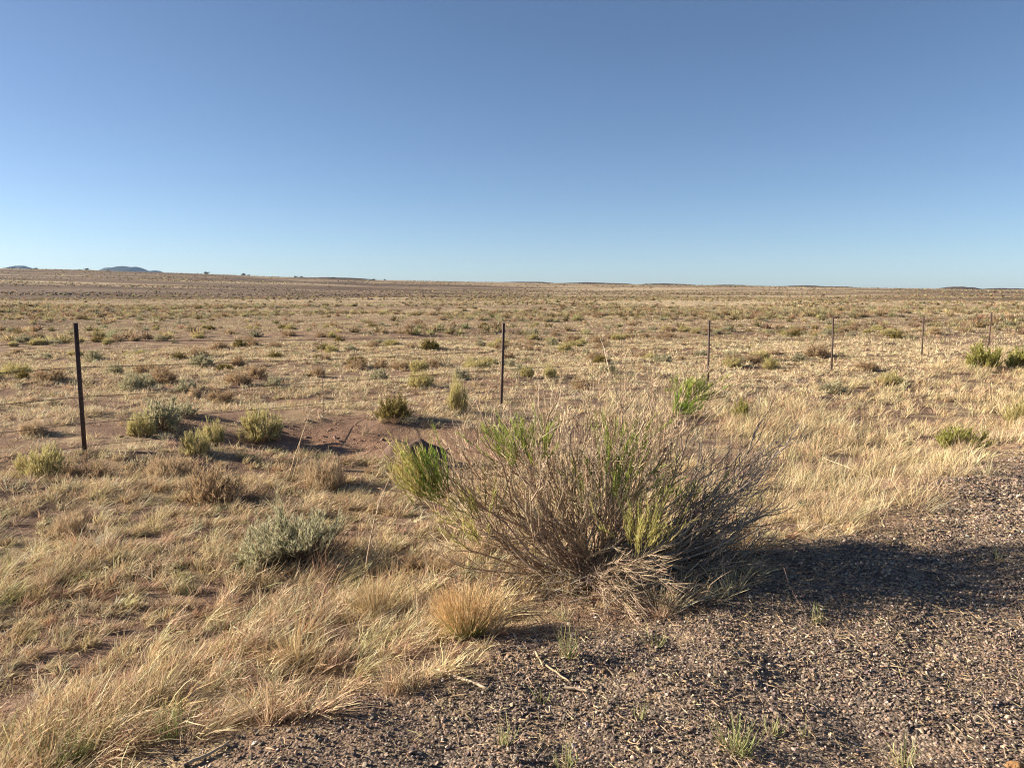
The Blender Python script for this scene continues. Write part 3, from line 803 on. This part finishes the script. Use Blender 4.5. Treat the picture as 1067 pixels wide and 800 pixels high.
# ------------------------------------------------------------------ the great bush on the shoulder's edge
def build_great_bush():
    r = np.random.default_rng(23)
    B = pix(617, 604); B[2] = float(ground_z(B[0], B[1]))
    print('bush base', B)
    root = empty('large_bush', B)
    tag(root, 'great half-dead bush of grey twigs and green sprigs at the gravel edge', 'bush')
    sc = B[1] / FPX
    def loc(px, py, dy=0.0):                    # place around the base, seen size given in photograph pixels
        u = (px - 533.5) / FPX; v = (400 - py) / FPX
        d = np.array([u, math.cos(PITCH) + v * math.sin(PITCH), v * math.cos(PITCH) - math.sin(PITCH)])
        p = CAM + d * (B[1] + dy) / d[1] - B
        return np.array([p[0], p[1], max(p[2], .02)])
    WOOD = (.33, .235, .155); PALE = (.56, .43, .28); GREY = (.46, .36, .25)
    def stems(targets, K=7, wob=.034, rise=.12):
        T = np.array(targets); n = len(T)
        b = np.stack([r.normal(size=n) * .055, r.normal(size=n) * .06, np.full(n, -.02)], 1)
        s = np.linspace(0, 1, K)[None, :, None]
        out = T * np.array([1, 1, 0])
        P = b[:, None] + (T - b)[:, None] * s + (out * .22)[:, None] * (s - s ** 2) - np.array([0, 0, rise])[None, None] * (s - s ** 2)
        P[:, 1:] += np.cumsum(r.normal(size=(n, K - 1, 3)) * wob, 1)
        return P
    def targets(n, px0, px1, py0, py1, d0, d1):
        return [loc(r.uniform(px0, px1), r.uniform(py0, py1), r.uniform(d0, d1)) for _ in range(n)]
    # main skeleton
    main = targets(14, 490, 560, 435, 515, -.35, .45) + targets(16, 550, 650, 420, 480, -.25, .7) + targets(14, 650, 730, 410, 490, -.15, .75) \
        + targets(5, 450, 500, 480, 530, -.2, .3) + targets(6, 560, 670, 460, 530, -.4, -.1) + targets(6, 690, 725, 405, 425, .4, .6)
    ms = stems(main)
    acc = Acc(); n = len(ms)
    tubes(acc, ms, r.uniform(.006, .0115, n), np.full(n, .0025), vary(WOOD, n, .2, .05, r), vary(WOOD, n, .2, .05, r) * 1.1, sides=5)
    br = sub_paths(ms, 8, .25, .95, (.10, .32), .50, .10, 6, .16, r, .012); n = len(br)
    tubes(acc, br, r.uniform(.0022, .0055, n), np.full(n, .0013), vary(WOOD, n, .3, .06, r), vary(GREY, n, .2, .06, r), sides=3)
    acc.build('branches', M_WOOD, root)
    acc = Acc()
    tw = sub_paths(br, 6, .25, 1.0, (.05, .17), .48, .14, 5, .12, r, .007); n = len(tw)
    pick = r.uniform(size=(n, 1))
    mixw = np.where(pick < .4, vary(WOOD, n, .3, .05, r), np.where(pick < .7, vary(GREY, n, .25, .05, r), np.where(pick < .85, vary(PALE, n, .2, .05, r), vary((.15, .105, .08), n, .2, .05, r))))
    strips(acc, tw, r.uniform(.0018, .0034, n), mixw, np.clip(mixw * 1.25, 0, .6), r)
    t2 = sub_paths(tw[r.uniform(size=n) < .6], 3, .3, 1.0, (.03, .10), .4, .3, 3, .1, r); n = len(t2)
    strips(acc, t2, r.uniform(.0016, .0028, n), vary((.50, .385, .265), n, .25, .05, r), None, r)
    # dry feathery tips
    ends = tw[(tw[:, -1, 2] > .45) & (r.uniform(size=len(tw)) < .5)]
    t4 = sub_paths(ends, 4, .5, 1.0, (.02, .06), .35, .3, 3, .1, r); n = len(t4)
    strips(acc, t4, r.uniform(.0018, .0034, n), vary((.55, .43, .27), n, .2, .05, r), None, r)
    acc.build('twigs', M_WOOD, root)
    # low bough reaching left
    low = stems(targets(3, 480, 530, 545, 570, -.25, .1) + targets(6, 420, 480, 515, 550, -.15, .3), rise=.02)
    acc = Acc(); n = len(low)
    tubes(acc, low, r.uniform(.006, .013, n), np.full(n, .0025), vary(WOOD, n, .2, .05, r), sides=5)
    b2 = sub_paths(low, 8, .3, 1.0, (.1, .28), .5, .35, 4, .15, r, .006)
    n = len(b2); tubes(acc, b2, np.full(n, .003), np.full(n, .0014), vary(WOOD, n, .2, .06, r), vary(PALE, n, .2, .06, r), sides=3)
    t3 = sub_paths(b2, 7, .3, 1, (.05, .16), .5, .25, 3, .1, r); n = len(t3)
    strips(acc, t3, r.uniform(.0018, .003, n), vary((.26, .20, .15), n, .25, .07, r), None, r)
    acc.build('low_bough', M_WOOD, root)['label'] = 'bare low bough stretching left over the grass'
    # bleached fan of dead twigs in front, right of the base
    fan = stems(targets(70, 630, 705, 575, 645, -.62, -.12), K=7, wob=.010, rise=-.22)
    fan[..., 2] = np.maximum(fan[..., 2], .015)
    acc = Acc(); n = len(fan)
    tubes(acc, fan, r.uniform(.0014, .003, n), np.full(n, .001), vary((.44, .335, .23), n, .2, .04, r), sides=4)
    f2 = sub_paths(fan, 44, .15, 1, (.05, .17), .34, .04, 4, .08, r, .003); f2[..., 2] = np.maximum(f2[..., 2], .01)
    n = len(f2); strips(acc, f2, r.uniform(.0013, .0024, n), vary((.47, .36, .245), n, .25, .05, r), None, r)
    acc.build('dead_fan', M_WOOD, root)['label'] = 'bleached fan of dead twigs sagging over the gravel'
    # grey dead boughs sprawling to the right
    sp = stems(targets(24, 735, 800, 455, 535, -.1, .7) + targets(30, 705, 795, 545, 592, -.2, .6), wob=.038, rise=.1)
    sp[..., 2] = np.maximum(sp[..., 2], .02)
    acc = Acc(); n = len(sp)
    tubes(acc, sp, r.uniform(.007, .014, n), np.full(n, .003), vary((.34, .265, .205), n, .2, .05, r), vary(PALE, n, .2, .05, r), sides=5)
    s2 = sub_paths(sp, 8, .3, 1, (.12, .36), .5, .1, 5, .12, r, .012); s2[..., 2] = np.maximum(s2[..., 2], .01)
    n = len(s2); tubes(acc, s2, r.uniform(.0025, .0045, n), np.full(n, .0015), vary((.27, .215, .17), n, .25, .05, r), sides=3)
    s3 = sub_paths(s2, 4, .3, 1, (.06, .2), .5, .1, 3, .1, r); s3[..., 2] = np.maximum(s3[..., 2], .01)
    n = len(s3); strips(acc, s3, r.uniform(.0018, .003, n), vary((.27, .22, .175), n, .25, .06, r), None, r)
    acc.build('dead_boughs', M_WOOD, root)['label'] = 'grey dead boughs sprawling towards the gravel'
    # thatch: fallen twigs and shaded litter round the foot
    acc = Acc(); n = 1500
    a = r.uniform(0, TAU, n); q = np.abs(r.normal(size=n)) * .34
    b = np.stack([.12 + np.cos(a) * q * 1.6, np.sin(a) * q, r.uniform(.0, .12, n)], 1)
    gx, gy = b[:, 0] + B[0], b[:, 1] + B[1]; b[:, 2] += ground_z(gx, gy) - B[2]
    D = unit(np.stack([r.normal(size=n), r.normal(size=n), r.normal(size=n) * .35 + .15], 1)) * r.uniform(.08, .3, (n, 1))
    tubes(acc, np.stack([b, b + D * .5 + r.normal(size=(n, 3)) * .008, b + D], 1), r.uniform(.0013, .003, n), np.full(n, .001), vary((.24, .19, .15), n, .25, .06, r), sides=3)
    acc.build('fallen_twigs', M_WOOD, root)
    # green sprigs: upright brooms on the ends of the live branches
    G1, G2, G3 = (.23, .32, .05), (.40, .40, .12), (.57, .45, .20)
    for (px, py, w, h, dy, n, ca, cb) in (
            (438, 496, 26, 54, -.05, 54, G3, G2), (458, 494, 24, 54, 0, 60, G1, G1), (492, 524, 44, 38, -.15, 22, G2, G3),
            (546, 462, 46, 40, .0, 76, G1, G2), (640, 486, 56, 60, .0, 50, G1, G2), (668, 550, 44, 50, -.34, 60, G2, G3),
            (704, 516, 34, 46, .2, 24, G1, G1), (716, 406, 30, 22, .55, 44, G1, G2), (706, 424, 20, 20, .45, 22, G1, G1),
            (612, 516, 40, 50, -.05, 12, G2, G2), (655, 450, 40, 40, .2, 12, G1, G2), (496, 552, 22, 30, -.2, 12, G2, G3)):
        c = loc(px, py + .38 * h, dy); ww = w * sc; hh = h * sc
        acc = Acc()
        b = np.stack([c[0] + r.normal(size=n) * ww * .26, c[1] + r.normal(size=n) * ww * .3, c[2] + r.uniform(-.2, .3, n) * hh], 1)
        D = np.stack([(b[:, 0] - c[0]) * .9 + c[0] * .12 + r.normal(size=n) * .02, (b[:, 1] - c[1]) * .8 + r.normal(size=n) * .02, hh * r.uniform(.35, .95, n)], 1)
        s = np.linspace(0, 1, 4)[None, :, None]
        P = b[:, None] + D[:, None] * s
        P[:, 1:] += np.cumsum(r.normal(size=(n, 3, 3)) * .010, 1)
        tubes(acc, P, np.full(n, .0022), np.full(n, .0012), vary((.25, .22, .09), n, .2, .05, r), vary(ca, n, .2, .05, r), sides=3)
        lf = sub_paths(P, 34, .12, 1.0, (.014, .048), .55, .35, 3, .12, r); k = len(lf)
        fr = r.uniform(size=(k, 1))
        cc = vary(ca, k, .2, .08, r) * fr + vary(cb, k, .2, .06, r) * (1 - fr)
        strips(acc, lf, r.uniform(.0022, .0044, k), cc * .9, cc * 1.15, r)
        acc.build('green_sprig', M_LEAF, root)
build_great_bush()

# ------------------------------------------------------------------ silvery sagebrush in the tall grass
def build_near_sage():
    r = np.random.default_rng(31)
    B = pix(305, 584); B[2] = float(ground_z(B[0], B[1])) - .01
    sc = B[1] / FPX; W = 158 * sc; H = 56 * sc
    root = empty('sagebrush', B)
    tag(root, 'silvery green sagebrush with a dark twiggy underside in the tall grass', 'shrub')
    n = 90
    az = r.uniform(0, TAU, n); el = np.arccos(r.uniform(.05, 1, n))
    D = np.stack([np.cos(az) * np.sin(el) * W * .5 + .03 * W, np.sin(az) * np.sin(el) * W * .42, np.cos(el) * H * .85 + .12 * H], 1) * (r.uniform(.6, 1.0, (n, 1)) * (.82 + .25 * np.sin(az * 2.3 + 1) * np.sin(el * 3))[:, None])
    s = np.linspace(0, 1, 6)[None, :, None]
    P = D[:, None] * s + np.array([0, 0, -.12 * H]) * (s - s * s) * 3
    P[:, 1:] += np.cumsum(r.normal(size=(n, 5, 3)) * .008, 1)
    acc = Acc(); tubes(acc, P, r.uniform(.004, .008, n), np.full(n, .002), vary((.15, .115, .09), n, .2, .05, r), sides=4)
    br = sub_paths(P, 9, .3, 1, (.06, .15), .6, .35, 4, .15, r, .004); k = len(br)
    tubes(acc, br, np.full(k, .0022), np.full(k, .001), vary((.19, .15, .11), k, .2, .05, r), sides=3)
    acc.build('stems', M_WOOD, root)
    # leafy only where the stems reach the outside of the crown's sunward and upper part
    tip = br[:, -1]; q = (tip[:, 0] / (W * .5)) ** 2 + (tip[:, 1] / (W * .45)) ** 2 + (tip[:, 2] / H) ** 2
    live = (q > .22) & (tip[:, 2] > H * (.40 + .75 * (tip[:, 0] / W)))
    lf = sub_paths(br[live], 26, .25, 1, (.014, .04), .75, .45, 3, .15, r); k = len(lf)
    acc = Acc(); c = vary((.47, .45, .29), k, .2, .04, r)
    strips(acc, lf, r.uniform(.003, .006, k), c * .85, c * 1.12, r)
    acc.build('foliage', M_LEAF, root)
build_near_sage()

# ------------------------------------------------------------------ tufts, stalks and sticks
def tuft(name, px, py, wpx, hpx, nblades, col, tip, label, cat, group=None, width=.003, spread=.55, seed=0, heads=False, ci=None):
    r = np.random.default_rng(100 + seed)
    B = pix(px, py); B[2] = float(ground_z(B[0], B[1])) - .008
    sc = B[1] / FPX; W = wpx * sc; H = hpx * sc
    o_acc = Acc(); n = nblades
    a = r.uniform(0, TAU, n); q = np.sqrt(r.uniform(size=n))
    b = np.stack([np.cos(a) * q * W * .22, np.sin(a) * q * W * .22, np.zeros(n)], 1)
    L = H * r.uniform(.5, 1.08, n)
    D = np.stack([np.cos(a) * q * W * .36 + r.normal(size=n) * W * .08, np.sin(a) * q * W * .36, L], 1)
    s = np.linspace(0, 1, 5)[None, :, None]
    P = b[:, None] + D[:, None] * s + np.stack([np.cos(a) * q, np.sin(a) * q, -q * .4], 1)[:, None] * (W * .22 * spread) * s ** 2
    c0 = vary(col, n, .2, .06, r); c1 = vary(tip, n, .2, .05, r)
    if name == 'grass_tuft':
        dry = r.uniform(size=n) < .35
        c0[dry] = vary((.42, .32, .18), int(dry.sum()), .2, .05, r); c1[dry] = vary((.55, .43, .26), int(dry.sum()), .2, .05, r)
        D[dry, 2] *= .6; P = b[:, None] + D[:, None] * s
        P[:, 1:] += np.cumsum(r.normal(size=(n, 4, 3)) * .05 * H, 1)
    strips(o_acc, P, width * r.uniform(.7, 1.3, n), c0, c1, r)
    if heads:
        h = sub_paths(P, 5, .55, 1.0, (.02, .05), .3, .2, 3, .1, r); k = len(h)
        strips(o_acc, h, np.full(k, .002), vary(tip, k, .2, .05, r), None, r)
    o = o_acc.build(name, M_GRASS); o.location = B
    return tag(o, label, cat, group)
tuft('bunchgrass', 486, 662, 66, 52, 700, (.25, .27, .07), (.64, .45, .24), 'orange-tipped bunch of grass, green at its base, beside the gravel', 'grass tuft', seed=1, heads=True, width=.0024)
GT = 'green grass tufts on the shoulder'
for k, (px, py, w, h, n, lb) in enumerate([
        (594, 686, 26, 38, 46, 'upright grey-green grass tuft in the gravel right of the orange bunch'),
        (768, 783, 60, 40, 90, 'largest bright green grass tuft in the gravel, near the bottom edge'),
        (804, 768, 26, 28, 26, 'thin green tuft just right of the largest green one'),
        (590, 800, 34, 34, 34, 'green tuft at the bottom edge below the pale stick'),
        (526, 776, 26, 34, 26, 'wispy green tuft in the gravel below the pale stick'),
        (180, 768, 44, 42, 70, 'bright green blades where the straw grass meets the gravel'),
        (60, 796, 80, 46, 80, 'blue-green grass patch in the bottom left corner'),
        (941, 798, 30, 40, 30, 'slim green tuft in the gravel near the bottom right corner'),
        (852, 650, 22, 26, 24, 'small green tuft in the dappled shade of the great bush'),
        (666, 748, 20, 26, 20, 'sparse green tuft in the middle of the gravel'),
        (840, 768, 18, 22, 16, 'tiny green tuft between the largest tuft and the corner'),
        (565, 730, 24, 20, 20, 'short green tuft just right of the pale stick'),
        (682, 672, 34, 20, 26, 'grey flattened tuft below the bleached twig fan'),
        (1040, 585, 20, 18, 16, 'small green tuft in the bush shadow near the right edge')]):
    tuft('grass_tuft', px, py, w, h, n, (.17, .19, .07), (.33, .34, .15), lb, 'grass tuft', GT, width=.0036, seed=10 + k)
tuft('weed', 839, 531, 18, 16, 60, (.05, .06, .04), (.09, .105, .06), 'small dark weed at the edge of meadow and bush shadow', 'weed', width=.008, seed=50)
TB = 'straw tufts along the left edge of the gravel'
for k, (px, py, w, h) in enumerate([(310, 690, 60, 40), (392, 640, 60, 50)]):
    tuft('straw_tuft', px, py, w, h, 220, (.38, .28, .15), (.54, .41, .22), ['straw tuft hanging over the gravel edge at left', 'straw tuft left of the orange bunch of grass'][k], 'grass tuft', TB, seed=70 + k)

def stalk(pts_px, r0, r1, col, name, label, cat, side=0, seed=0, lie=False):
    r = np.random.default_rng(200 + seed)
    B = pix(*pts_px[0]); B[2] = float(ground_z(B[0], B[1]))
    sc = B[1] / FPX
    acc = Acc()
    if lie:
        E = [pix(*p) for p in pts_px]
        P = np.array([(p[0] - B[0], p[1] - B[1], float(ground_z(p[0], p[1])) - B[2] + .010) for p in E])
    else:
        P = np.array([((p[0] - pts_px[0][0]) * sc, r.normal() * .01, (pts_px[0][1] - p[1]) * sc - .02 * (i == 0)) for i, p in enumerate(pts_px)])
    q = np.linspace(0, len(P) - 1, 10); i = np.minimum(q.astype(int), len(P) - 2); f = (q - i)[:, None]
    P = P[i] * (1 - f) + P[i + 1] * f
    P[1:-1] += r.normal(size=(8, 3)) * r0 * .16
    tubes(acc, P[None], [r0], [r1], vary(col, 1, .05, .02, r), vary(np.array(col) * 1.2, 1, .05, .02, r), sides=6)
    if side:
        b = sub_paths(P[None], side, .25, .9, (.03, .12), .6, .2, 4, .1, r, .004)
        tubes(acc, b, np.full(side, r0 * .4), np.full(side, r1 * .4), vary(col, side, .15, .04, r), sides=4)
    o = acc.build(name, M_WOOD); o.location = B
    return tag(o, label, cat)
stalk([(379, 606), (384, 575), (391, 545), (397, 520), (415, 478)], .006, .0025, (.42, .34, .24), 'dry_stalk', 'tall pale dry weed stalk leaning right between sagebrush and great bush', 'stalk', 14, 1)
stalk([(299, 500), (308, 476), (317, 452), (327, 424)], .007, .0035, (.44, .34, .21), 'dry_stalk', 'taller of two pale dry stalks leaning in front of the wire stay', 'stalk', 5, 2)
stalk([(303, 502), (311, 480), (314, 458)], .006, .003, (.42, .32, .2), 'dry_stalk', 'shorter of two pale dry stalks in front of the wire stay', 'stalk', 3, 3)
stalk([(458, 701), (484, 711), (509, 721)], .0075, .006, (.46, .36, .25), 'stick', 'straight pale stick lying on the gravel below the orange bunch', 'stick', 0, 4, True)
stalk([(196, 799), (220, 788), (240, 776)], .0065, .004, (.40, .31, .21), 'stick', 'pale stick lying at the grass edge near the bottom left', 'stick', 0, 5, True)
stalk([(558, 682), (566, 697)], .0045, .003, (.46, .35, .23), 'stick', 'short steep twig lying left of the two near the grey-green tuft', 'stick', 0, 6, True)
stalk([(569, 696), (580, 704), (594, 714)], .0045, .003, (.46, .35, .23), 'stick', 'thin pale twig lying below the grey-green tuft', 'stick', 0, 7, True)
stalk([(588, 718), (600, 721), (613, 723)], .006, .005, (.48, .37, .25), 'stick', 'pale splinter lying on the gravel right of the thin twig', 'stick', 0, 8, True)
stalk([(858, 478), (884, 488), (906, 498)], .007, .005, (.56, .45, .28), 'stick', 'fallen straw stalk lying across the pale meadow', 'stick', 0, 9, True)

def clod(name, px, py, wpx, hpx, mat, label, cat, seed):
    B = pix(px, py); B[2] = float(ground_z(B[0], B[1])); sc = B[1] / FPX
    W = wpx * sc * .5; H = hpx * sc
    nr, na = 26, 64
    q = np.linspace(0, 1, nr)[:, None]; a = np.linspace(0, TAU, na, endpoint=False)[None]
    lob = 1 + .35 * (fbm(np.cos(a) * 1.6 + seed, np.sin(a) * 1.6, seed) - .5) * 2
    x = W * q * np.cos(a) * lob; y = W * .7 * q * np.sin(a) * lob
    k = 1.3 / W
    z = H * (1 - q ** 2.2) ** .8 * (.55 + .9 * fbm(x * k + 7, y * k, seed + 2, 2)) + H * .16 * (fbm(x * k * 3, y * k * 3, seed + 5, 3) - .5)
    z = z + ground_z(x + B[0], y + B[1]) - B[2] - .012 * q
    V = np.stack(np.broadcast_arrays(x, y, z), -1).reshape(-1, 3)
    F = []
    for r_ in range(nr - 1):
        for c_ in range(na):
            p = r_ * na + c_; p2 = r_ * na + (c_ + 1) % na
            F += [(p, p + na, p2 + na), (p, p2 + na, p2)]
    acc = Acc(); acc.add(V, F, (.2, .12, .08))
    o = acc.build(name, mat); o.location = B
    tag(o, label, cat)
clod('dirt_clod', 1058, 800, 30, 8, rock_mat('orange_dirt', ((.16, .085, .04), (.27, .15, .065), (.36, .22, .11)), 40),
     'small crumbly orange dirt clod in the bottom right corner', 'dirt clod', 1)
clod('shaded_bank_lump', 438, 482, 78, 27, rock_mat('shaded_dirt', ((.075, .048, .036), (.12, .077, .056), (.18, .118, .085)), 14),  # added lump for a dirt bank in shadow, the shade put into its dark colour
     'dark lump standing for a shaded dirt bank behind the left green sprig', 'shaded bank lump', 4)

# ------------------------------------------------------------------ air, light, camera
def build_haze():
    a = boxes([(-9600, 9600, -600, 9600, -52, 300)])
    m, nt, out = new_mat('thin_haze')
    v = nt.nodes.new('ShaderNodeVolumePrincipled')
    v.inputs['Color'].default_value = (.42, .64, .95, 1); v.inputs['Density'].default_value = 3.2e-5
    v.inputs['Anisotropy'].default_value = 0
    nt.links.new(v.outputs[0], out.inputs['Volume'])
    o = a.build('haze', m); kind(o, 'stuff')
build_haze()

SUN_EL = math.radians(19.5); SUN_AZ = math.radians(8)       # from the left, a little beyond the camera's right angle
sv = Vector((-math.cos(SUN_EL) * math.cos(SUN_AZ), math.cos(SUN_EL) * math.sin(SUN_AZ), math.sin(SUN_EL)))
L = bpy.data.lights.new('sun', 'SUN'); L.energy = 5.0; L.angle = math.radians(.53); L.color = (1, .88, .72)
lo = link(bpy.data.objects.new('sun', L)); lo.rotation_euler = sv.to_track_quat('Z', 'Y').to_euler(); lo.location = (-20, 5, 20)

w = bpy.data.worlds.new('World'); S.world = w; w.use_nodes = True
nt = w.node_tree
bg = nt.nodes.get('Background') or nt.nodes.new('ShaderNodeBackground')
sky = nt.nodes.new('ShaderNodeTexSky'); sky.sky_type = 'NISHITA'; sky.sun_disc = False
sky.sun_elevation = SUN_EL; sky.sun_rotation = math.atan2(sv.x, sv.y); sky.altitude = 1600
sky.air_density = .78; sky.dust_density = 1.3; sky.ozone_density = 2.6
nt.links.new(sky.outputs[0], bg.inputs[0]); bg.inputs[1].default_value = .05

cd = bpy.data.cameras.new('camera'); co = link(bpy.data.objects.new('camera', cd))
cd.sensor_width = 36; cd.lens = FPX / 1067 * 36; cd.clip_start = .05; cd.clip_end = 60000
co.location = CAM; co.rotation_euler = (math.pi / 2 - PITCH, 0, 0)
S.camera = co
S.view_settings.view_transform = 'Standard'; S.view_settings.look = 'None'
S.view_settings.exposure = 1.48; S.view_settings.gamma = 1; S.view_settings.use_curve_mapping = False
S.cycles.max_bounces = 6; S.cycles.diffuse_bounces = 3; S.cycles.transmission_bounces = 4; S.cycles.glossy_bounces = 1
S.cycles.volume_bounces = 0; S.cycles.use_denoising = True; S.cycles.denoising_prefilter = 'NONE'; S.cycles.denoising_input_passes = 'RGB_ALBEDO_NORMAL'; S.cycles.filter_width = 1.15
